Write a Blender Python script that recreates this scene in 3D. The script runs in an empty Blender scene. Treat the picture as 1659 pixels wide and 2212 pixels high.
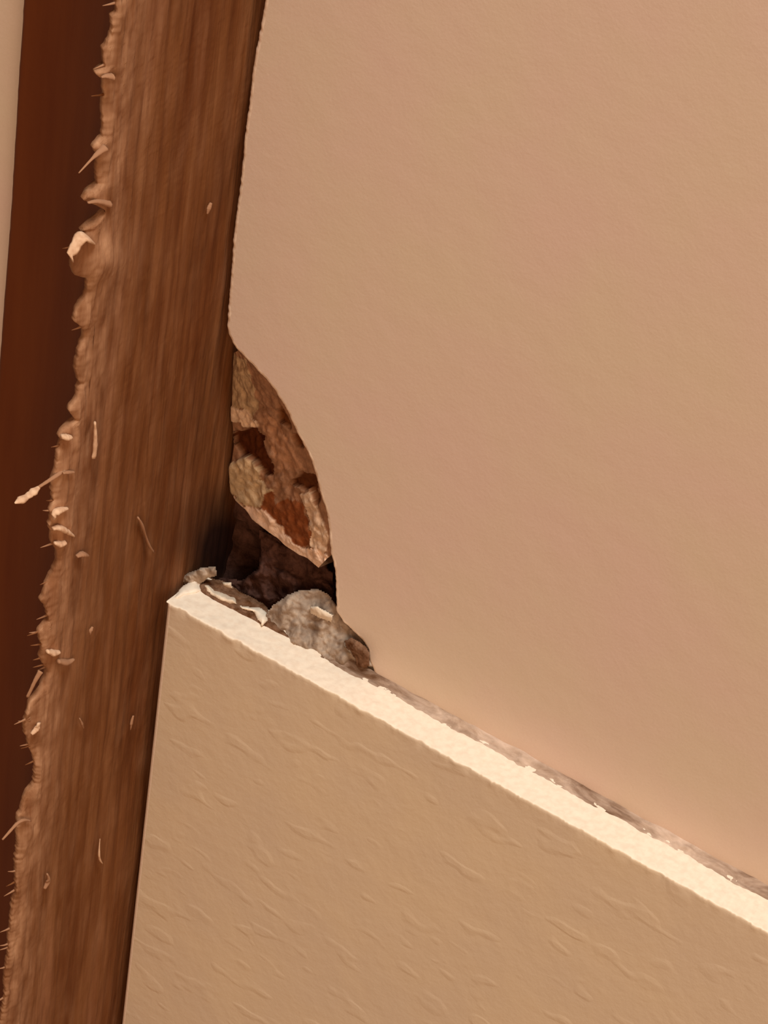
import bpy, bmesh, math, random
from mathutils import Vector, noise

random.seed(7)
MM = 0.001
W, H = 1659, 2212
SC = bpy.context.scene
COL = SC.collection

# ------------------------------------------------------------------ camera
FOV = 20.0
AZ, EL, RO = (math.radians(a) for a in (28.40316446, 36.99214598, 9.28696576))
CAM = Vector((248.72640778, -385.57113786, 368.92904663))        # millimetres
FPX = H / 2 / math.tan(math.radians(FOV / 2))
FWD = Vector((-math.sin(AZ) * math.cos(EL), math.cos(AZ) * math.cos(EL), -math.sin(EL)))
R0 = FWD.cross(Vector((0, 0, 1))).normalized()
U0 = R0.cross(FWD)
RT = R0 * math.cos(RO) + U0 * math.sin(RO)
UP = -R0 * math.sin(RO) + U0 * math.cos(RO)
cd = bpy.data.cameras.new('camera')
cam = bpy.data.objects.new('camera', cd)
COL.objects.link(cam)
from mathutils import Matrix
m = Matrix((RT, UP, -FWD)).transposed().to_4x4()
m.translation = CAM * MM
cam.matrix_world = m
cd.sensor_fit = 'VERTICAL'
cd.angle = math.radians(FOV)
cd.clip_start = 0.01
cd.clip_end = 20
SC.camera = cam

# ------------------------------------------------------------------ light
SC.view_settings.view_transform = 'Standard'
SC.view_settings.look = 'None'
SC.view_settings.gamma = 1.0
SC.view_settings.exposure = 0.0
wd = bpy.data.worlds.new('world')
SC.world = wd
wd.use_nodes = True
wd.node_tree.nodes['Background'].inputs[0].default_value = (1.0, 0.62, 0.40, 1)
wd.node_tree.nodes['Background'].inputs[1].default_value = 0.27


def area(name, d, dist, size, power, colour):
    l = bpy.data.lights.new(name, 'AREA')
    l.shape = 'DISK'
    l.size = size
    l.energy = power
    l.color = colour
    o = bpy.data.objects.new(name, l)
    COL.objects.link(o)
    d = Vector(d).normalized()
    o.location = Vector((0.04, -0.01, 0)) + d * dist
    o.rotation_euler = d.to_track_quat('Z', 'Y').to_euler()


area('ceiling_lamp', (0.22, -0.20, 0.95), 1.9, 0.60, 27.5, (1.0, 1.0, 0.92))
area('warm_fill', (0.52, -0.80, 0.36), 1.6, 0.9, 9.4, (1.0, 0.61, 0.33))  # unseen fill light, added in place of warm bounce from floor and front


# ------------------------------------------------------------------ helpers
def unproj(px, py, axis, val):
    """point of the plane  axis = val (mm)  seen at a place of the picture"""
    d = FWD * FPX + RT * (px - W / 2) - UP * (py - H / 2)
    t = (val - CAM[axis]) / d[axis]
    return CAM + d * t


def fbm(v, o=4):
    return noise.fractal(Vector(v), 1.0, 2.0, o)


def obj(name, verts, faces, mat, parent=None, smooth=True, attrs=None, mats=None, midx=None):
    me = bpy.data.meshes.new(name)
    me.from_pydata([(v[0] * MM, v[1] * MM, v[2] * MM) for v in verts], [], faces)
    me.update()
    bm = bmesh.new()
    bm.from_mesh(me)
    bmesh.ops.recalc_face_normals(bm, faces=bm.faces)
    bm.to_mesh(me)
    bm.free()
    if attrs:
        for k, vals in attrs.items():
            a = me.attributes.new(k, 'FLOAT_COLOR', 'POINT')
            for i, c in enumerate(vals):
                a.data[i].color = (c[0], c[1], c[2], 1)
    for mm in (mats or [mat]):
        me.materials.append(mm)
    if midx:
        for p, k in zip(me.polygons, midx):
            p.material_index = k
    for p in me.polygons:
        p.use_smooth = smooth
    o = bpy.data.objects.new(name, me)
    COL.objects.link(o)
    if parent:
        o.parent = parent
    return o


def tag(o, label=None, cat=None, group=None, kind=None):
    for k, v in (('label', label), ('category', cat), ('group', group), ('kind', kind)):
        if v:
            o[k] = v
    return o


def grid_faces(nu, nv, off=0, close=False):
    f = []
    for i in range(nu - 1):
        for j in range(nv - 1 if not close else nv):
            a = off + i * nv + j
            b = off + i * nv + (j + 1) % nv
            f.append((a, b, b + nv, a + nv))
    return f


def interp(pts, t):
    """piecewise-linear y(t) of a sorted list of (t, y)"""
    if t <= pts[0][0]:
        return pts[0][1]
    for (a, ya), (b, yb) in zip(pts, pts[1:]):
        if t <= b:
            return ya + (yb - ya) * (t - a) / (b - a) if b > a else yb
    return pts[-1][1]


def resample(pts, n):
    """n points evenly along a polyline of Vectors"""
    L = [0]
    for a, b in zip(pts, pts[1:]):
        L.append(L[-1] + (b - a).length)
    out = []
    k = 0
    for i in range(n):
        s = L[-1] * i / (n - 1)
        while k < len(pts) - 2 and L[k + 1] < s:
            k += 1
        d = L[k + 1] - L[k]
        out.append(pts[k].lerp(pts[k + 1], (s - L[k]) / d if d > 0 else 0))
    return out


def smooth_line(pts, it=2):
    for _ in range(it):
        q = [pts[0]]
        for a, b in zip(pts, pts[1:]):
            q += [a.lerp(b, .25), a.lerp(b, .75)]
        q.append(pts[-1])
        pts = q
    return pts


def in_poly(x, y, poly):
    c = False
    j = len(poly) - 1
    for i in range(len(poly)):
        xi, yi = poly[i]
        xj, yj = poly[j]
        if (yi > y) != (yj > y) and x < (xj - xi) * (y - yi) / (yj - yi) + xi:
            c = not c
        j = i
    return c


def project(p):
    d = Vector(p) - CAM
    z = d.dot(FWD)
    return W / 2 + FPX * d.dot(RT) / z, H / 2 - FPX * d.dot(UP) / z


# ------------------------------------------------------------------ materials
class NT:
    def __init__(s, name, rough=0.6, spec=0.3):
        s.m = bpy.data.materials.new(name)
        s.m.use_nodes = True
        s.t = s.m.node_tree
        s.b = s.t.nodes['Principled BSDF']
        s.b.inputs['Roughness'].default_value = rough
        s.b.inputs['Specular IOR Level'].default_value = spec
        s.co = s.t.nodes.new('ShaderNodeTexCoord').outputs['Object']
        s.bumpn = None

    def mapping(s, scale=(1, 1, 1), rot=(0, 0, 0)):
        n = s.t.nodes.new('ShaderNodeMapping')
        n.inputs['Scale'].default_value = scale
        n.inputs['Rotation'].default_value = rot
        s.t.links.new(s.co, n.inputs['Vector'])
        return n.outputs[0]

    def noise(s, scale, detail=4, rough=0.55, vec=None, dist=0):
        n = s.t.nodes.new('ShaderNodeTexNoise')
        n.inputs['Scale'].default_value = scale
        n.inputs['Detail'].default_value = detail
        n.inputs['Roughness'].default_value = rough
        n.inputs['Distortion'].default_value = dist
        s.t.links.new(vec or s.co, n.inputs['Vector'])
        return n.outputs['Fac']

    def ramp(s, fac, stops):
        n = s.t.nodes.new('ShaderNodeValToRGB')
        e = n.color_ramp.elements
        while len(e) < len(stops):
            e.new(0.5)
        for k, (p, c) in zip(e, stops):
            k.position = p
            k.color = (c[0], c[1], c[2], 1) if isinstance(c, tuple) else (c, c, c, 1)
        s.t.links.new(fac, n.inputs[0])
        return n.outputs[0]

    def mix(s, fac, a, b, mode='MIX'):
        n = s.t.nodes.new('ShaderNodeMix')
        n.data_type = 'RGBA'
        n.blend_type = mode
        for sock, v in ((n.inputs[0], fac), (n.inputs[6], a), (n.inputs[7], b)):
            if isinstance(v, (int, float)):
                sock.default_value = v
            elif isinstance(v, tuple):
                sock.default_value = (*v, 1)
            else:
                s.t.links.new(v, sock)
        return n.outputs[2]

    def attr(s, name):
        n = s.t.nodes.new('ShaderNodeAttribute')
        n.attribute_name = name
        return n.outputs['Color']

    def colour(s, c):
        if isinstance(c, tuple):
            s.b.inputs['Base Color'].default_value = (*c, 1)
        else:
            s.t.links.new(c, s.b.inputs['Base Color'])
        return s

    def bump(s, h, dist, strength=1.0):
        n = s.t.nodes.new('ShaderNodeBump')
        n.inputs['Distance'].default_value = dist
        n.inputs['Strength'].default_value = strength
        s.t.links.new(h, n.inputs['Height'])
        if s.bumpn:
            s.t.links.new(s.bumpn, n.inputs['Normal'])
        s.bumpn = n.outputs[0]
        s.t.links.new(s.bumpn, s.b.inputs['Normal'])
        return s


WALLC = (0.72, 0.565, 0.475)
n = NT('wall_paint', 0.75, 0.2)
c = n.mix(n.ramp(n.noise(28, 3), [(0.35, 0.0), (0.65, 1.0)]), (0.715, 0.545, 0.475), (0.70, 0.575, 0.455))
c = n.mix(n.ramp(n.noise(2600, 3, 0.7), [(0.3, 0.0), (0.7, 1.0)]), c, (0.80, 0.64, 0.54), 'MIX')
cc = n.mix(0.35, n.mix(n.ramp(n.noise(28, 3), [(0.35, 0.0), (0.65, 1.0)]), (0.715, 0.545, 0.475), (0.70, 0.575, 0.455)), c)
n.colour(cc)
n.bump(n.noise(160, 4, 0.5), 0.0006, 0.16).bump(n.noise(1400, 2), 0.00006, 0.4)
M_WALL = n.m

n = NT('arris_highlight', 0.6, 0.3)
n.colour((0.93, 0.76, 0.63))  # wall colour lightened to paint a bright rim on the arrises
n.bump(n.noise(900, 3), 0.0001, 0.5)
M_ARRIS = n.m

n = NT('skirting_gloss_paint', 0.5, 0.35)
c0 = n.mix(n.ramp(n.noise(45, 3), [(0.35, 0.0), (0.65, 1.0)]), (0.74, 0.60, 0.44), (0.70, 0.57, 0.44))
c1 = n.mix(n.ramp(n.noise(2600, 3, 0.7), [(0.3, 0.0), (0.7, 1.0)]), c0, (0.80, 0.66, 0.50))
n.colour(n.mix(0.35, c0, c1))
v = n.mapping((0.5, 1, 1.0), (0, math.radians(-6), 0))
h = n.ramp(n.noise(230, 1, 0.5, v, 0.2), [(0.60, 0.0), (0.70, 1.0)])
n.bump(h, 0.0003, 0.22).bump(n.noise(300, 4, 0.6), 0.0004, 0.30)
M_SKIRT = n.m

n = NT('skirting_lit_top', 0.45, 0.4)
c0 = n.mix(n.ramp(n.noise(700, 4), [(0.35, 0.0), (0.6, 1.0)]), (0.82, 0.70, 0.58), (0.88, 0.78, 0.66))  # skirting colour lightened to strengthen the light on its top
n.colour(c0)
n.bump(n.noise(500, 3), 0.0002, 0.4)
M_TOP = n.m

n = NT('raw_sawn_wood', 0.85, 0.12)
v = n.mapping((1, 1, 0.045))
g = n.noise(330, 5, 0.62, v, 0.8)
v2 = n.mapping((1, 1, 0.12))
c0 = n.ramp(g, [(0.30, (0.100, 0.030, 0.008)), (0.50, (0.170, 0.062, 0.021)), (0.70, (0.27, 0.125, 0.058))])
c1 = n.ramp(n.noise(150, 4, 0.6, v2), [(0.35, (0.125, 0.036, 0.009)), (0.65, (0.235, 0.098, 0.036))])
c2 = n.mix(0.5, c0, c1)
c2 = n.mix(n.ramp(n.noise(75, 4, 0.65, n.mapping((1, 1, 0.10))), [(0.50, 0.0), (0.70, 0.75)]), c2, (0.33, 0.155, 0.085))
c2 = n.mix(n.ramp(n.noise(90, 4, 0.7, n.mapping((1.3, 1.3, 0.16))), [(0.30, 0.7), (0.45, 0.0)]), c2, (0.085, 0.026, 0.007))
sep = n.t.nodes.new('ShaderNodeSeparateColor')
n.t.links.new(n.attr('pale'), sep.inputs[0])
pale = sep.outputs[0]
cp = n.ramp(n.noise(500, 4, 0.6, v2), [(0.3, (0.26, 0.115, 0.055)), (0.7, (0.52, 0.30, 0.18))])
n.colour(n.mix(sep.outputs[1], n.mix(pale, c2, cp), (0.022, 0.008, 0.006)))  # outer mix paints the shade of the hole onto the timber
n.bump(g, 0.0007, 0.6).bump(n.noise(1200, 3, 0.6, v2), 0.0002, 0.6)
M_WOOD = n.m

n = NT('pale_wood_fibre', 0.8, 0.15)
n.colour(n.ramp(n.noise(900, 2), [(0.3, (0.55, 0.33, 0.21)), (0.7, (0.75, 0.52, 0.36))]))
M_FIBRE = n.m
n = NT('brown_wood_fibre', 0.8, 0.15)
n.colour((0.36, 0.19, 0.11))
M_FIBRE2 = n.m

n = NT('dark_stained_wood', 0.62, 0.25)
v = n.mapping((1, 1, 0.1))
n.colour(n.ramp(n.noise(200, 4, 0.6, v), [(0.3, (0.105, 0.020, 0.001)), (0.7, (0.130, 0.029, 0.003))]))
n.bump(n.noise(600, 3), 0.0001, 0.4)
M_DARK = n.m

n = NT('broken_plaster', 0.95, 0.05)
col = n.attr('lay')
k = n.ramp(n.noise(700, 5, 0.7), [(0.3, 0.72), (0.7, 1.2)])
n.colour(n.mix(1.0, col, k, 'MULTIPLY'))
n.bump(n.noise(600, 5, 0.7), 0.0005, 0.5)
M_FRACT = n.m

n = NT('grey_filler', 0.9, 0.1)
n.colour(n.ramp(n.noise(260, 5, 0.65), [(0.33, (0.23, 0.165, 0.125)), (0.52, (0.37, 0.285, 0.225)), (0.72, (0.55, 0.44, 0.35))]))
n.bump(n.noise(500, 4, 0.6), 0.0005, 0.6)
M_FILL = n.m

n = NT('dusty_caulk', 0.9, 0.1)
v = n.mapping((0.35, 1, 1))
cl = n.ramp(n.noise(330, 5, 0.7, v, 0.5), [(0.32, (0.36, 0.25, 0.18)), (0.50, (0.52, 0.39, 0.31)), (0.66, (0.66, 0.51, 0.42))])
cd_ = n.ramp(n.noise(330, 5, 0.7, v, 0.5), [(0.34, (0.13, 0.065, 0.035)), (0.52, (0.27, 0.18, 0.13)), (0.70, (0.44, 0.33, 0.26))])
n.colour(n.mix(n.attr('dirty'), cl, cd_))
n.bump(n.noise(500, 4, 0.6, v), 0.0004, 0.6)
M_CAULK = n.m

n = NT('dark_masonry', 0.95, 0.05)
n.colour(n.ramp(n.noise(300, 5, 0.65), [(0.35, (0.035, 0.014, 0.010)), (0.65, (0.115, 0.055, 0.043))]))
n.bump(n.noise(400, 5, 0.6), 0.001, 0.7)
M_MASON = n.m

n = NT('brown_dirt', 0.95, 0.05)
n.colour(n.ramp(n.noise(500, 5, 0.65), [(0.35, (0.09, 0.035, 0.014)), (0.65, (0.24, 0.135, 0.085))]))
n.bump(n.noise(600, 5, 0.6), 0.0006, 0.7)
M_DIRT = n.m

n = NT('cream_plaster', 0.85, 0.1)
n.colour(n.ramp(n.noise(600, 4), [(0.3, (0.62, 0.49, 0.38)), (0.7, (0.84, 0.72, 0.58))]))
n.bump(n.noise(700, 3), 0.0003, 0.6)
M_CREAM = n.m

# ------------------------------------------------------------------ wall with its broken corner
edge_px = [(568, 0), (558, 60), (548, 110), (540, 160), (533, 230), (524, 290), (521, 330), (514, 400), (506, 460),
           (499, 520), (496, 570), (492, 620), (488, 670), (486, 705), (489, 724), (498, 741), (508, 756), (520, 768),
           (535, 785), (556, 806), (578, 830), (594, 852), (606, 872), (618, 892), (628, 916), (636, 934), (650, 958),
           (662, 982), (672, 1006), (680, 1036), (690, 1072), (700, 1104), (706, 1140), (708, 1174), (710, 1196),
           (716, 1214), (720, 1246), (722, 1300), (722, 1322), (738, 1346), (762, 1368), (782, 1388), (792, 1406),
           (792, 1424), (800, 1440), (806, 1462)]
edge = [unproj(x, y, 1, 0) for x, y in edge_px]
EDGE_TOP_X = edge[0].x
line = [Vector((EDGE_TOP_X, 0, 330)), Vector((EDGE_TOP_X, 0, edge[0].z + 1))] + edge
line = [line[0]] + resample(line[1:], 420)
wl = []
for i, p in enumerate(line):
    a = 0.16 if i < 180 else 0.26
    wl.append(Vector((p.x + a * noise.noise(Vector((3.1, 0, p.z * 0.9))) + 0.4 * a * noise.noise(Vector((9, 0, p.z * 3))),
                      0, p.z + (0.12 * noise.noise(Vector((p.x * 2, 5, p.z * 2))) if i > 180 else 0))))
line = wl
N = len(line)


def nrm(i):
    a = line[max(0, i - 8)]
    b = line[min(N - 1, i + 8)]
    d = (b - a).normalized()
    return Vector((-d.z, 0, d.x))          # towards the solid wall (to the right while going down)


BR = 1.15                                    # arris radius
rings = []
verts = []
prof = [(0.0, 11.0), (0.0, 5.0), (0.0, BR)] + [
    (BR * (1 - math.cos(a)), BR * (1 - math.sin(a))) for a in [math.pi / 2 * k / 6 for k in range(1, 7)]]
for (off, dep) in prof:
    r = []
    for i in range(N):
        p = line[i] + nrm(i) * off
        wob = 0.10 * fbm((p.x * .5, 3, p.z * .5), 2) if 0.02 < dep < BR else 0
        r.append(len(verts))
        verts.append((p.x, dep + wob, p.z))
    rings.append(r)
faces = []
mi = []
for k in range(len(rings) - 1):
    for i in range(N - 1):
        faces.append((rings[k][i], rings[k][i + 1], rings[k + 1][i + 1], rings[k + 1][i]))
        mi.append(0 if k < 2 else 1)
last = rings[-1]
XR = 330
dupl = len(verts)
verts += [verts[q] for q in last]
last = [dupl + i for i in range(N)]
base = len(verts)
# front sheet: strips to a vertical line far right, with z made monotone
zz = [verts[last[0]][2]]
for i in range(1, N):
    zz.append(min(zz[-1] - 0.01, verts[last[i]][2]))
for i in range(N):
    verts.append((XR, 0, zz[i]))
for i in range(N - 1):
    faces.append((last[i], last[i + 1], base + i + 1, base + i))
    mi.append(0)
# piece of wall below, hidden behind the skirting
b2 = len(verts)
verts += [(verts[last[-1]][0], 0, -8), (XR, 0, -8)]
faces.append((last[-1], b2, b2 + 1, base + N - 1))
mi.append(0)
wall = obj('wall_right', verts, faces, None, mats=[M_WALL, M_ARRIS], midx=mi)
tag(wall, 'smooth beige painted wall with a chipped broken lower left corner', 'wall', kind='structure')
# the fracture: from the painted edge back to the timber
outer = [unproj(x, y, 1, 0.9) + Vector((0.8, 0, 0.35)) for x, y in edge_px[16:35]]
inner_spec = [(505, 762, None), (503, 800, None), (501, 850, None), (500, 900, None), (503, 930, None), (505, 960, None), (500, 995, None),
              (495, 1010, None), (496, 1040, None), (498, 1062, None), (510, 1082, 9.5), (530, 1100, 8.8), (545, 1122, 8.0),
              (572, 1142, 7.0), (600, 1162, 6.0), (620, 1180, 5.0), (645, 1196, 4.0), (668, 1206, 3.2), (690, 1226, 2.2)]
inner = []
for x, y, d in inner_spec:
    if d is None:
        inner.append(unproj(x, y, 0, -0.9))
    else:
        inner.append(unproj(x, y, 1, d))
inner[0].y = max(inner[0].y, 1.2)
NU, NV = 170, 70
O = resample(outer, NU)
I = resample(inner, NU)
LAYB = (0.35, 0.19, 0.115)
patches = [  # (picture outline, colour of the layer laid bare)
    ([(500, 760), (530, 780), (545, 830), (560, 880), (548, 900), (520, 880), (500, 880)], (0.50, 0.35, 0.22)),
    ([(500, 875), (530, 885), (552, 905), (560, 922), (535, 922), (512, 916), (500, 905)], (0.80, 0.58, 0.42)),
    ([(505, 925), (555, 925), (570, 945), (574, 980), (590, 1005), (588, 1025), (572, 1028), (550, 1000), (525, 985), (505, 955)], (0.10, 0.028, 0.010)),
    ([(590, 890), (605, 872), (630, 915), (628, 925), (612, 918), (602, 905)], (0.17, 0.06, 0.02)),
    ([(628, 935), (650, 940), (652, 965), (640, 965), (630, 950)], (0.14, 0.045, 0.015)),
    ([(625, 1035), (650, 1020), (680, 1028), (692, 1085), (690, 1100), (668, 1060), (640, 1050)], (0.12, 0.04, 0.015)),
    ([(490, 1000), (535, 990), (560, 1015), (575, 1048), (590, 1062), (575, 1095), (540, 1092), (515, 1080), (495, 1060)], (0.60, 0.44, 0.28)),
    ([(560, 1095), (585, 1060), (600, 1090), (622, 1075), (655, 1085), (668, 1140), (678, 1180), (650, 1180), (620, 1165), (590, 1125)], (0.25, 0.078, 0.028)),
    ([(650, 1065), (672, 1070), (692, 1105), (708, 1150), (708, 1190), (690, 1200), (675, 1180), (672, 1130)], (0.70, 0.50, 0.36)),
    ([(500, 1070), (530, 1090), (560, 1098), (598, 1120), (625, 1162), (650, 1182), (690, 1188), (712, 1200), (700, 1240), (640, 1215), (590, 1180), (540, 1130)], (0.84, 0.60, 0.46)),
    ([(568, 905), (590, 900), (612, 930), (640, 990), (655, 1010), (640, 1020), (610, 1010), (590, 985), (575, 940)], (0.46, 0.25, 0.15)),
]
verts = []
lay = []
for i in range(NU):
    for j in range(NV):
        t = j / (NV - 1)
        p = O[i].lerp(I[i], t)
        env = math.sin(math.pi * min(1, t * 1.0)) ** 0.6 if 0 < t < 1 else 0
        w = 1.1 * fbm((p.x * 0.45, p.y * .45, p.z * 0.45), 5)
        p = p + Vector((0.15, -0.8, 0.1)) * (w * env)
        p.y = max(p.y, 0.6)
        if p.x < -1.1:
            p.x = -1.1
        px, py = project(p)
        qx = px + 7 * noise.noise(Vector((px * .05, py * .05, 1)))
        qy = py + 9 * noise.noise(Vector((px * .05, py * .05, 7)))
        c = LAYB
        dent = 0
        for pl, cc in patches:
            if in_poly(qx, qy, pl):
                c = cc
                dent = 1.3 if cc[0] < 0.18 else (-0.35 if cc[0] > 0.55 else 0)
        if env > 0:
            p = p + Vector((0.3, 0.9, 0)) * dent
            p.y = max(p.y, 0.6)
        verts.append(p)
        lay.append(c)
# lower lip turning under into the cavity
f = grid_faces(NU, NV)
nb = len(verts)
for i in range(NU):
    p = verts[i * NV + NV - 1]
    for k in (1, 2, 3):
        verts.append(Vector((p.x + 0.9 * k, p.y + 2.4 * k, p.z + 0.25 * k)))
        lay.append((0.20, 0.11, 0.07))
for i in range(NU - 1):
    a = i * NV + NV - 1
    b = a + NV
    s = [a] + [nb + i * 3 + k for k in range(3)]
    e = [b] + [nb + i * 3 + 3 + k for k in range(3)]
    for k in range(3):
        f.append((s[k], e[k], e[k + 1], s[k + 1]))
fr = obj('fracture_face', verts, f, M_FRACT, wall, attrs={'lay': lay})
fr['label'] = 'rough brown and cream broken plaster'


def sheet(name, fn, nu, nv, mat, parent=None, attrs=None, smooth=True):
    vs = [fn(i / (nu - 1), j / (nv - 1)) for i in range(nu) for j in range(nv)]
    return obj(name, vs, grid_faces(nu, nv), mat, parent, smooth, attrs)


# ragged brick and mortar behind the plaster
def core(u, v):
    x = -2 + 60 * u
    z = -14 + 55 * v
    return (x, 15 + 2.2 * fbm((x * .16, 1, z * .16), 4), z)


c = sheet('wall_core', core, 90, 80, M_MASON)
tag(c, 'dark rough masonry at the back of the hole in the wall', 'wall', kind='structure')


def blob(name, c, r, mat, amp=0.25, fr_=0.5, parent=None, flat=None, n=40, seed=0, rot=None):
    vs = []
    fs = []
    for i in range(n + 1):
        th = math.pi * i / n
        for j in range(n):
            ph = 2 * math.pi * j / n
            d = Vector((math.sin(th) * math.cos(ph), math.sin(th) * math.sin(ph), math.cos(th)))
            k = 1 + amp * fbm(d * (1.2 / fr_) + Vector((seed, seed * 2.3, 0)), 4)
            p = Vector((d.x * r[0], d.y * r[1], d.z * r[2])) * k
            if rot:
                p = rot @ p
            p = p + Vector(c)
            if flat is not None and p.z < flat:
                p.z = flat
            vs.append(p)
    for i in range(n):
        for j in range(n):
            a = i * n + j
            b = i * n + (j + 1) % n
            fs.append((a, b, b + n, a + n))
    return obj(name, vs, fs, mat, parent)


# ------------------------------------------------------------------ skirting board
T = 10.0
BV = 0.9
path = []
for z in [-150, -120, -100] + [-90 + 3 * k for k in range(28)] + [-6, -5, -4, -3, -2.4, -1.8, -1.2, -0.9]:
    path.append((-T, z, 0))
for k in range(1, 6):
    a = math.pi / 2 * k / 6
    path.append((-T + BV * 0.55 * (1 - math.cos(a)), -BV * 0.55 + BV * 0.55 * math.sin(a), 1 if k > 2 else 0))
for y in [-T + 0.5 + 0.45 * k for k in range(21)]:
    path.append((y, 0, 1))
path.append((2.0, 0, 1))
NP = len(path)
xs = [0.0, 0.12, 0.3, 0.5, 0.75, 1.0, 1.3] + [1.6 + 0.42 * k for k in range(400)] + [200, 330]
verts = []
for x in xs:
    for (y, z, t) in path:
        e = max(0, 1 - min(1, x / 1.3))
        rnd = 1.3 * (1 - math.sqrt(max(0, 1 - e * e)))
        yy, zz_ = y, z
        if t == 0 and z < -0.4:
            yy = y + rnd
        elif t == 0:
            yy = y + rnd * 0.8
        near = math.exp(-((z + 0.3) ** 2) / 1.2) * math.exp(-((y + T) ** 2) / 1.5)
        rag = 0.45 * fbm((x * 0.35, 0, 4), 4) + 0.25 * noise.noise(Vector((x * 1.7, 0, 1)))
        yy += near * rag * 0.6
        zz_ += near * rag * 0.5
        if t == 1:
            zz_ += 0.13 * fbm((x * .3, y * .5, 2), 3) * min(1, (y + T) / 2)
        elif z > -100:
            yy += 0.05 * fbm((x * .1, 0, z * .1), 2)
        verts.append((x, yy, zz_))
faces = grid_faces(len(xs), NP)
mi = []
for i in range(len(xs) - 1):
    for j in range(NP - 1):
        top = path[j][2] and path[j + 1][2]
        mi.append(1 if top else (2 if xs[i + 1] <= 1.31 else 0))
cap = len(verts)                              # left end, tucked behind the rounded arris
for (y, z, t) in path:
    verts.append((0.0, 4.0 if t == 0 else max(y, 4.0), z if t == 0 else -0.3))
for j in range(NP - 1):
    faces.append((j, j + 1, cap + j + 1, cap + j))
    mi.append(0)
sk = obj('baseboard_right', verts, faces, None, mats=[M_SKIRT, M_TOP, M_ARRIS], midx=mi)
tag(sk, 'beige painted skirting board with a bright top edge under the wall', 'skirting board', kind='structure')


# ------------------------------------------------------------------ caulk along the wall
def caulk(u, v):
    x = 29 + 300 * u
    px = x
    w = 2.7 + 0.9 * fbm((x * .09, 0, 0), 3) + 0.35 * noise.noise(Vector((x * .8, 0, 3)))
    hgt = 0.9 + 0.5 * fbm((x * .12, 5, 0), 3)
    if x < 33:
        k = (x - 29) / 4
        w *= 0.4 + 0.6 * k
        hgt *= 0.4 + 0.6 * k
    hgt = max(0.25, hgt)
    y = -w * (1 - v)
    z = hgt * v ** 1.3
    bump = 0.55 * fbm((x * .28, v * 1.6, 2), 5) * math.sin(math.pi * v)
    return (x, y - 0.02 + 0.3 * (v == 1), max(z + bump, -0.05) + (0.02 if v > 0 else -0.2))


dd = []
for i in range(900):
    x = 29 + 300 * i / 899
    k = math.exp(-((x - 29) / 22) ** 2) + 0.5 * math.exp(-((x - 48) / 9) ** 2) + 1.0 * math.exp(-((x - 97) / 9) ** 2) + 0.7 * max(0, min(1, (x - 118) / 12))
    for j in range(16):
        v_ = j / 15
        kk = k + 0.5 * fbm((x * .2, v_ * 2, 0), 3) + (0.9 * math.exp(-((x - 97) / 5) ** 2) if v_ > .75 else 0)
        dd.append((max(0, min(1, kk)),) * 3)
ck = sheet('caulk_bead', caulk, 900, 16, M_CAULK, attrs={'dirty': dd})
tag(ck, 'dirty uneven bead of caulk where the wall meets the skirting top', 'caulk')

# ------------------------------------------------------------------ timber of the door frame
XW = -2.1
fray_px = [(262, -60), (262, 0), (260, 33), (253, 40), (250, 81), (240, 116), (238, 154), (219, 166), (237, 179), (237, 226), (234, 285),
           (231, 300), (212, 325), (224, 347), (224, 405), (189, 437), (233, 455), (206, 485), (196, 500), (174, 512), (166, 540), (163, 570), (172, 600),
           (195, 604), (199, 640), (183, 668), (174, 690), (174, 701), (192, 719), (195, 734), (181, 762), (178, 803), (183, 835), (174, 862),
           (158, 893), (172, 911), (152, 930), (137, 950), (148, 958), (134, 983), (132, 1020), (128, 1052), (128, 1088), (118, 1110),
           (128, 1124), (116, 1139), (127, 1157), (121, 1175), (128, 1186), (134, 1215), (121, 1255), (103, 1285), (98, 1303), (108, 1319), (111, 1346),
           (93, 1373), (99, 1400), (99, 1428), (112, 1455), (102, 1485), (78, 1520), (67, 1548), (66, 1587), (74, 1618), (84, 1642),
           (84, 1696), (64, 1735), (50, 1775), (48, 1840), (42, 1920), (32, 2000), (22, 2090), (12, 2212), (0, 2330)]
fy = []
for x, y in fray_px:
    p = unproj(x, y, 0, XW)
    fy.append((p.z, p.y))
fy.sort()
ZB, ZT = -190.0, fy[-1][0] + 12
NZ, NY = 1100, 130


def yf(z):
    return interp(fy, z) + 0.30 * noise.noise(Vector((0, 0, z * 1.3))) + 0.12 * noise.noise(Vector((4, 0, z * 4)))


YM = sum(b for a, b in fy) / len(fy)
frame = bpy.data.objects.new('door_frame_post', None)
COL.objects.link(frame)
frame.location = (XW * MM, YM * MM, 0)
tag(frame, 'raw brown timber door post with frayed front edge, left of the beige wall', 'door frame')
frame_inv = Matrix.Translation(-frame.location)
FR = []


def fpart(o):
    o.parent = frame
    o.matrix_parent_inverse = frame_inv
    FR.append(o)
    return o


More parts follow.
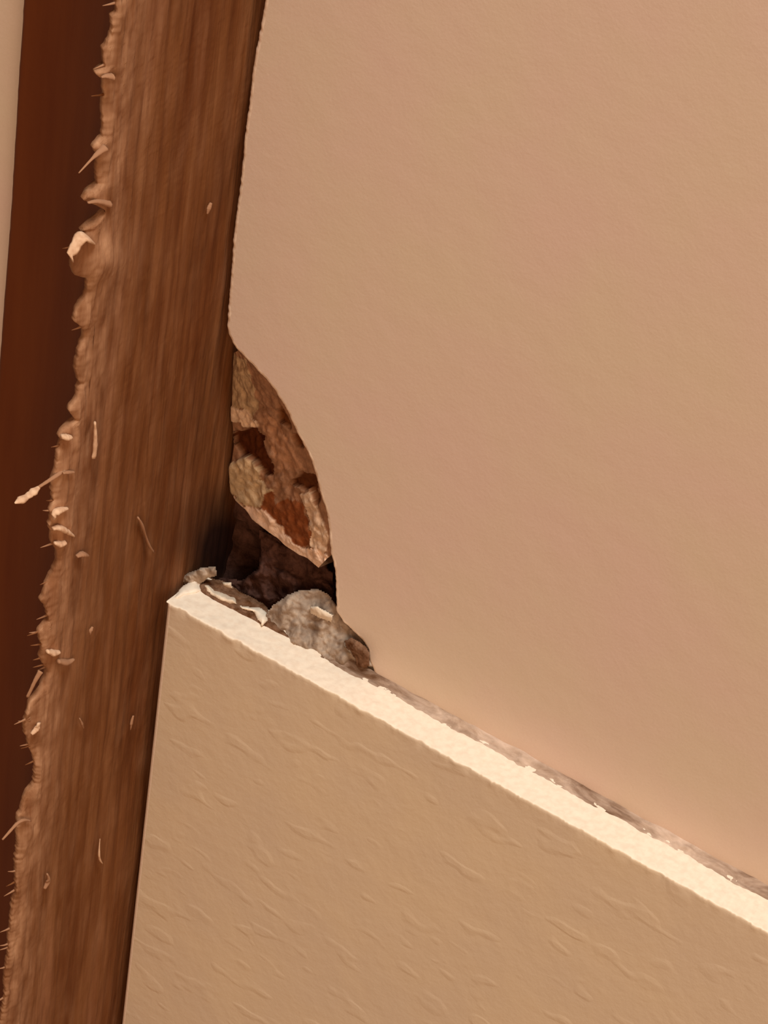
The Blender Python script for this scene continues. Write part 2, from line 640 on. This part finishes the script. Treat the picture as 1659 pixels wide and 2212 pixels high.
verts = []
pale = []
for i in range(NZ):
    z = ZB + (ZT - ZB) * i / (NZ - 1)
    y0 = yf(z)
    ys_ = sum(yf(z + 2.0 * q) for q in range(-6, 7)) / 13 + 1.0
    for j in range(NY):
        t = j / (NY - 1)
        d = (26 - ys_) * t ** 1.35
        y = ys_ + d + (y0 - ys_) * math.exp(-d / 1.6)
        g = 0.55 * fbm((2.0, y * 0.55, z * 0.035), 4) + 0.22 * fbm((7.0, y * 1.9, z * 0.12), 3)
        fz = math.exp(-d / 4.0)
        lump = fz * (0.9 * fbm((4.0, y * .35, z * .14), 3) + 0.12 * noise.noise(Vector((1, y * 1.2, z * .9))))
        rnd = -1.1 * math.exp(-d / 0.8)
        # swelling round the curled splinter
        px, py = project((XW, y, z))
        sw = 1.3 * math.exp(-((px - 215) / 38) ** 2 - ((py - 560) / 50) ** 2)
        x = XW + min(0.45, g * 0.55) + lump * 0.8 + rnd + sw
        if y > -12:
            x = min(x, -1.28)
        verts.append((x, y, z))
        pw = 0.72 * math.exp(-(d / 8.5) ** 2) + 0.22 * fbm((0, y * .30, z * .06), 4) + 0.14 * math.exp(-d / 20)
        pw += 0.25 * math.exp(-d / 1.0)
        pw *= 0.8 + 0.7 * fbm((3, y * .35, z * .12), 3)
        pw += 0.3 * math.exp(-((px - 250) / 40) ** 2 - ((py - 555) / 45) ** 2)
        pw = min(1, max(0, pw))
        hole_shade = 0  # shade inside the hole, painted into the wood colour
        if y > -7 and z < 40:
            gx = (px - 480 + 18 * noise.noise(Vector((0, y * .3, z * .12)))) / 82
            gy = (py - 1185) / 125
            hole_shade = max(0, min(1, 1.35 - math.hypot(gx, gy)))
        pale.append((pw, hole_shade, pw))
faces = grid_faces(NZ, NY)
nb = len(verts)
for i in range(NZ):                           # thin broken front edge and its back
    x, y, z = verts[i * NY]
    verts.append((x - 1.1, y + 0.5, z))
    verts.append((x - 1.6, y + 3.0, z))
    verts.append((x - 1.6, y + 24.0, z))
    pale += [(0.4, 0, 0), (0, 0, 0), (0, 0, 0)]
for i in range(NZ - 1):
    a, b = i * NY, (i + 1) * NY
    s = [a, nb + i * 3, nb + i * 3 + 1, nb + i * 3 + 2]
    e = [b, nb + i * 3 + 3, nb + i * 3 + 4, nb + i * 3 + 5]
    for k in range(3):
        faces.append((s[k], e[k], e[k + 1], s[k + 1]))
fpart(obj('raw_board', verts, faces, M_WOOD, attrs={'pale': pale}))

# dark stained face, set back behind the frayed board
YD = YM + 16.0
lft = [unproj(x, y, 1, YD) for x, y in ((48, 0), (36, 180), (22, 430), (0, 720))]
sl = [(p.z, p.x) for p in lft]
sl.sort()
k0 = (sl[1][1] - sl[0][1]) / (sl[1][0] - sl[0][0])


def xl(z):
    if z < sl[0][0]:
        return sl[0][1] + k0 * (z - sl[0][0]) * 0.5
    return interp(sl, z)


DZB, DZT = ZB - 30, ZT + 30


def dark(u, v):
    z = DZB + (DZT - DZB) * u
    if v < 0.9:
        s = v / 0.9
        x0 = -2.4
        x1 = xl(z)
        x = x0 + (x1 - x0) * s
        y = YD - 10.5 * (1 - s) ** 2
        e = max(0, (s - 0.96) / 0.04)
        y += 0.7 * (1 - math.sqrt(max(0, 1 - e * e)))
        if s > 0.97:
            x += 0.14 * noise.noise(Vector((z * .9, 0, 0)))
    else:
        x = xl(z) + 0.14 * noise.noise(Vector((z * .9, 0, 0)))
        y = YD + 0.7 + (v - 0.9) * 120
    return (x, y, z)


fp = fpart(sheet('stained_face', dark, 260, 80, M_DARK))
fp['label'] = 'dark red brown stained face'


# loose fibres and splinters
def tube(name, pts, radii, mat, seg=8, flat=1.0):
    vs = []
    n_ = len(pts)
    for i, p in enumerate(pts):
        d = (pts[min(n_ - 1, i + 1)] - pts[max(0, i - 1)]).normalized()
        a = d.cross(Vector((0.3, 0.2, 1))).normalized()
        b = d.cross(a).normalized()
        for j in range(seg):
            ph = 2 * math.pi * j / seg
            vs.append(p + a * (radii[i] * math.cos(ph)) + b * (radii[i] * flat * math.sin(ph)))
    fs = grid_faces(n_, seg, close=True)
    fs.append(tuple(range(seg)))
    fs.append(tuple((n_ - 1) * seg + j for j in range(seg)))
    return obj(name, vs, fs, mat)


def splinter(pxs, rad, mat, x0=XW, x1=None, lift=0.0, flat=0.6, label=None):
    x1 = x0 if x1 is None else x1
    k = len(pxs)
    P = [unproj(x, y, 0, x0 + (x1 - x0) * i / max(1, k - 1)) for i, (x, y) in enumerate(pxs)]
    P = resample(smooth_line(P), 18)
    R = [interp([(i / (len(rad) - 1), r) for i, r in enumerate(rad)], q / 17) * (1 + 0.18 * noise.noise(Vector((q * .6, pxs[0][0], pxs[0][1]))))
         for q in range(18)]
    o = fpart(tube('splinter', P, R, mat, flat=flat))
    if label:
        o['label'] = label
    return o


splinter([(140, 1015), (112, 1034), (84, 1052)], [0.45, 0.4, 0.3], M_FIBRE2, -2.6, -3.4)  # root given the darker fibre colour for the shade beside the board
splinter([(86, 1051), (68, 1066), (50, 1078), (32, 1087)], [0.25, 0.85, 0.6, 0.9, 0.15], M_FIBRE, -3.4, -3.8, label='loose splinter tip coloured pale where light reaches it')
splinter([(205, 912), (206, 945), (205, 975), (202, 990)], [0.35, 0.6, 0.75, 0.45], M_FIBRE, -1.0, -0.7, label='pale splinter')
splinter([(204, 526), (188, 514), (177, 508), (168, 522), (160, 538), (153, 552), (157, 564)], [0.4, 1.0, 1.5, 1.2, 1.0, 0.9, 0.4], M_FIBRE, -1.6, -1.6, flat=0.3, label='pale curled splinter')
splinter([(236, 440), (210, 434), (190, 438)], [0.9, 0.6, 0.25], M_FIBRE2, -1.8, -2.2)
splinter([(228, 318), (205, 336), (170, 374)], [0.8, 0.25, 0.12], M_FIBRE2, -2.0, -3.0)
splinter([(243, 166), (228, 164), (219, 167)], [0.8, 0.6, 0.2], M_FIBRE2, -1.8, -2.4)
splinter([(154, 944), (144, 945), (134, 943)], [0.5, 0.85, 0.6], M_FIBRE, -2.0, -2.4, label='pale splinter')
splinter([(160, 1020), (148, 1020), (136, 1022)], [0.3, 0.45, 0.3], M_FIBRE2, -1.6, -2.0)
splinter([(146, 1098), (128, 1102), (118, 1108), (116, 1120)], [0.35, 0.65, 0.85, 0.45], M_FIBRE, -1.9, -2.5)
splinter([(160, 1158), (138, 1143), (124, 1139), (114, 1142)], [0.3, 0.7, 0.9, 0.45], M_FIBRE, -1.9, -2.5)
splinter([(141, 1171), (130, 1176), (118, 1173)], [0.6, 0.85, 0.4], M_FIBRE, -1.9, -2.4, label='pale splinter')
splinter([(190, 1200), (178, 1196), (166, 1202)], [0.4, 0.8, 0.4], M_FIBRE2, -1.1, -1.1)
splinter([(88, 1450), (76, 1470), (66, 1492), (59, 1506)], [0.55, 0.4, 0.35, 0.3], M_FIBRE2, -2.6, -3.4)
splinter([(128, 1408), (114, 1411), (102, 1407)], [0.5, 0.9, 0.5], M_FIBRE, -1.7, -2.0)
splinter([(160, 1424), (145, 1432), (125, 1428)], [0.3, 0.9, 0.6], M_FIBRE2, -1.2, -1.5)
splinter([(84, 1562), (80, 1574), (68, 1586)], [0.5, 0.6, 0.35], M_FIBRE, -1.9, -2.2)
splinter([(66, 1773), (50, 1770), (36, 1779), (22, 1795), (5, 1814)], [0.25, 0.36, 0.34, 0.3, 0.2], M_FIBRE2, -1.8, -3.0, label='fine curved hair of wood')
splinter([(216, 1812), (214, 1834), (214, 1856), (222, 1866)], [0.1, 0.28, 0.42, 0.4, 0.1], M_FIBRE, -1.0, -0.8, label='pale splinter')
splinter([(200, 1354), (196, 1362), (195, 1370)], [0.2, 0.45, 0.25], M_FIBRE2, -1.0, -1.0)
splinter([(172, 1552), (176, 1562), (180, 1572)], [0.2, 0.5, 0.25], M_FIBRE2, -1.0, -1.0)
splinter([(288, 1546), (284, 1560), (282, 1576)], [0.2, 0.5, 0.2], M_FIBRE2, -1.0, -1.0)
splinter([(456, 438), (452, 448), (448, 462)], [0.25, 0.5, 0.2], M_FIBRE2, -1.3, -1.3)
splinter([(298, 1118), (305, 1130), (312, 1150), (322, 1180), (332, 1192)], [0.3, 0.6, 0.35, 0.5, 0.3], M_FIBRE2, -1.2, -1.2)
splinter([(102, 1888), (106, 1900), (96, 1920)], [0.3, 0.7, 0.3], M_FIBRE2, -1.2, -1.2)
for q in range(46):                           # short fuzz all along the edge
    z = ZB + (ZT - ZB) * random.random()
    y0 = yf(z)
    L = random.uniform(0.8, 2.2)
    dz = random.uniform(-1.0, 0.4)
    P = [Vector((XW - 1.2, y0 + 1.2, z)), Vector((XW - 1.8, y0 - L * .3, z + dz * .5)), Vector((XW - 2.4, y0 - L, z + dz))]
    P = resample(P, 6)
    fpart(tube('splinter', P, [0.35, 0.3, 0.24, 0.18, 0.12, 0.05], random.choice([M_FIBRE2, M_FIBRE2, M_WOOD]), 6))


# ------------------------------------------------------------------ pale surface beyond the dark face
def lw(u, v):
    z = DZB + (DZT - DZB) * u
    x = -12 - 130 * v
    return (x, YD + 6.5, z)


l = sheet('wall_left', lw, 60, 30, M_WALL)
tag(l, 'pale beige painted surface beyond the dark stained strip at far left', 'wall', kind='structure')

# ------------------------------------------------------------------ crumbled stuff in and under the hole
def relief(name, outline, depth_fn, mat,  amp=0.5, label=None, cat=None, thick=2.5, step=3, parent=None, fq=.45, seed=0, rd=1.3):
    """a lump whose front is the given outline; its depth comes from depth_fn, its back is closed"""
    xs_ = [p[0] for p in outline]
    ys_ = [p[1] for p in outline]
    x0, x1, y0, y1 = min(xs_), max(xs_), min(ys_), max(ys_)
    idx = {}
    vs, fs = [], []

    def dist(x, y):
        best = 1e9
        for (ax, ay), (bx, by) in zip(outline, outline[1:] + outline[:1]):
            dx, dy = bx - ax, by - ay
            t = max(0, min(1, ((x - ax) * dx + (y - ay) * dy) / (dx * dx + dy * dy + 1e-9)))
            best = min(best, math.hypot(ax + dx * t - x, ay + dy * t - y))
        return best

    nx = int((x1 - x0) / step) + 2
    ny = int((y1 - y0) / step) + 2
    cells = []
    for i in range(nx):
        for j in range(ny):
            x, y = x0 + i * step, y0 + j * step
            jx = 3 * noise.noise(Vector((x * .08, y * .08, seed)))
            jy = 3 * noise.noise(Vector((x * .08, y * .08, seed + 5)))
            if in_poly(x + jx, y + jy, outline):
                cells.append((i, j))
    S = set(cells)

    def vid(i, j, back):
        k = (i, j, back)
        if k not in idx:
            x, y = x0 + i * step, y0 + j * step
            e = dist(x, y)
            d = depth_fn(x, y)
            p = unproj(x, y, 1, d)
            rr = min(1, e / 14.0)
            f_ = (1 - math.sqrt(max(0, 1 - (1 - rr) ** 2))) * rd
            if back:
                p = unproj(x, y, 1, d + f_ + 0.05 + thick * min(1, e / 8.0) ** .5)
            else:
                q = amp * fbm((p.x * fq + seed, p.y * fq, p.z * fq), 5) * min(1, e / 6)
                p = unproj(x, y, 1, d + f_ + q)
            idx[k] = len(vs)
            vs.append(p)
        return idx[k]

    cnt = {}
    for (i, j) in cells:
        if (i + 1, j) in S and (i, j + 1) in S and (i + 1, j + 1) in S:
            c4 = [(i, j), (i + 1, j), (i + 1, j + 1), (i, j + 1)]
            fs.append(tuple(vid(a, b, 0) for a, b in c4))
            fs.append(tuple(vid(a, b, 1) for a, b in reversed(c4)))
            for a, b in zip(c4, c4[1:] + c4[:1]):
                cnt.setdefault(frozenset((a, b)), []).append((a, b))
    for k, v_ in cnt.items():
        if len(v_) == 1:
            a, b = v_[0]
            fs.append((vid(*a, 0), vid(*a, 1), vid(*b, 1), vid(*b, 0)))
    o = obj(name, vs, fs, mat, parent)
    if label:
        tag(o, label, cat)
    return o


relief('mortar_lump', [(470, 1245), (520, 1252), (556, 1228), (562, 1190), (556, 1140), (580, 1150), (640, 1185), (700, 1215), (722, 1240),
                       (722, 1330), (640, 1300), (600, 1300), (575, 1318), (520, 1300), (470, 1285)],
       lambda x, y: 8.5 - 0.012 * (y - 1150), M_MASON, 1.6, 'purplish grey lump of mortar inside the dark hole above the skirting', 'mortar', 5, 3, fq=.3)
def flat(lift):
    return lambda x, y: unproj(x, y, 2, lift).y


relief('filler_lump', [(572, 1330), (586, 1306), (604, 1296), (622, 1284), (640, 1276), (664, 1272), (690, 1272), (712, 1284), (734, 1312), (746, 1340), (770, 1362),
                       (790, 1384), (806, 1404), (806, 1440), (778, 1446), (752, 1462), (700, 1432), (650, 1404), (610, 1384), (578, 1362)],
       lambda x, y: -2.8 + max(0, (1400 + (x - 640) * 0.62 - y)) * 0.040, M_FILL, 1.5,
       'grey crumbly filler lump on the skirting top, right below the hole', 'filler', 2.5, 3, fq=.3, seed=3, rd=0.7)
relief('plaster_flake', [(668, 1312), (684, 1306), (702, 1318), (722, 1330), (718, 1344), (694, 1338), (672, 1328)],
       lambda x, y: -0.4, M_CREAM, 0.3, 'small cream plaster flake lying on top of the grey filler lump', 'plaster flake', 1.0, 2, seed=4)
relief('plaster_flake', [(540, 1310), (566, 1312), (578, 1324), (580, 1342), (566, 1354), (556, 1340), (548, 1324), (522, 1316), (514, 1308)],
       lambda x, y: unproj(x, y, 2, 1.3).y, M_TOP, 0.3, 'brightest white plaster flake beside the left end of the grey filler', 'plaster flake', 1.2, 2, seed=5)
relief('plaster_flake', [(438, 1262), (450, 1262), (464, 1274), (490, 1282), (508, 1290), (514, 1306), (496, 1306), (470, 1296), (446, 1280)],
       lambda x, y: unproj(x, y, 2, 1.1).y, M_CREAM, 0.5, 'ragged cream plaster flake on the left end of the skirting top', 'plaster flake', 1.2, 2, seed=6)
relief('plaster_flake', [(480, 1256), (500, 1256), (504, 1272), (492, 1276), (478, 1268)],
       lambda x, y: 1.5, M_CREAM, 0.5, 'little tan crumb at the mouth of the dark hole', 'plaster flake', 1.2, 2, seed=7)
relief('plaster_ridge', [(372, 1254), (392, 1244), (430, 1226), (466, 1222), (468, 1244), (450, 1250), (436, 1262), (420, 1272), (404, 1268), (384, 1264)],
       lambda x, y: -1.5, M_FILL, 0.8, 'rough filler ridge against the timber at the skirting corner', 'filler', 2.0, 2, seed=8)
relief('paint_curl', [(370, 1294), (390, 1268), (408, 1256), (420, 1236), (430, 1238), (430, 1262), (440, 1276), (424, 1284), (400, 1288), (384, 1296)],
       flat(0.5), M_TOP, 0.12, 'bright paint curl on the left corner of the skirting top', 'paint', 0.6, 2, seed=9)
# dark dirt in the crevice between filler ridge and skirting top
relief('dirt_crumbs', [(428, 1262), (446, 1246), (480, 1252), (520, 1276), (575, 1306), (600, 1345), (640, 1384), (620, 1380), (575, 1358), (530, 1334), (480, 1310), (430, 1280)],
       flat(0.45), M_DIRT, 0.35, 'thin line of dark dirt behind the bright strip, under the hole', 'dirt', 1.0, 2, seed=10)
relief('dirt_crumbs', [(744, 1384), (758, 1376), (776, 1384), (792, 1398), (800, 1412), (800, 1438), (784, 1446), (770, 1440), (766, 1420), (748, 1402)],
       lambda x, y: -1.9, M_DIRT, 0.7, 'dark dirt clump at the right tip of the grey filler', 'dirt', 1.0, 2, seed=11)
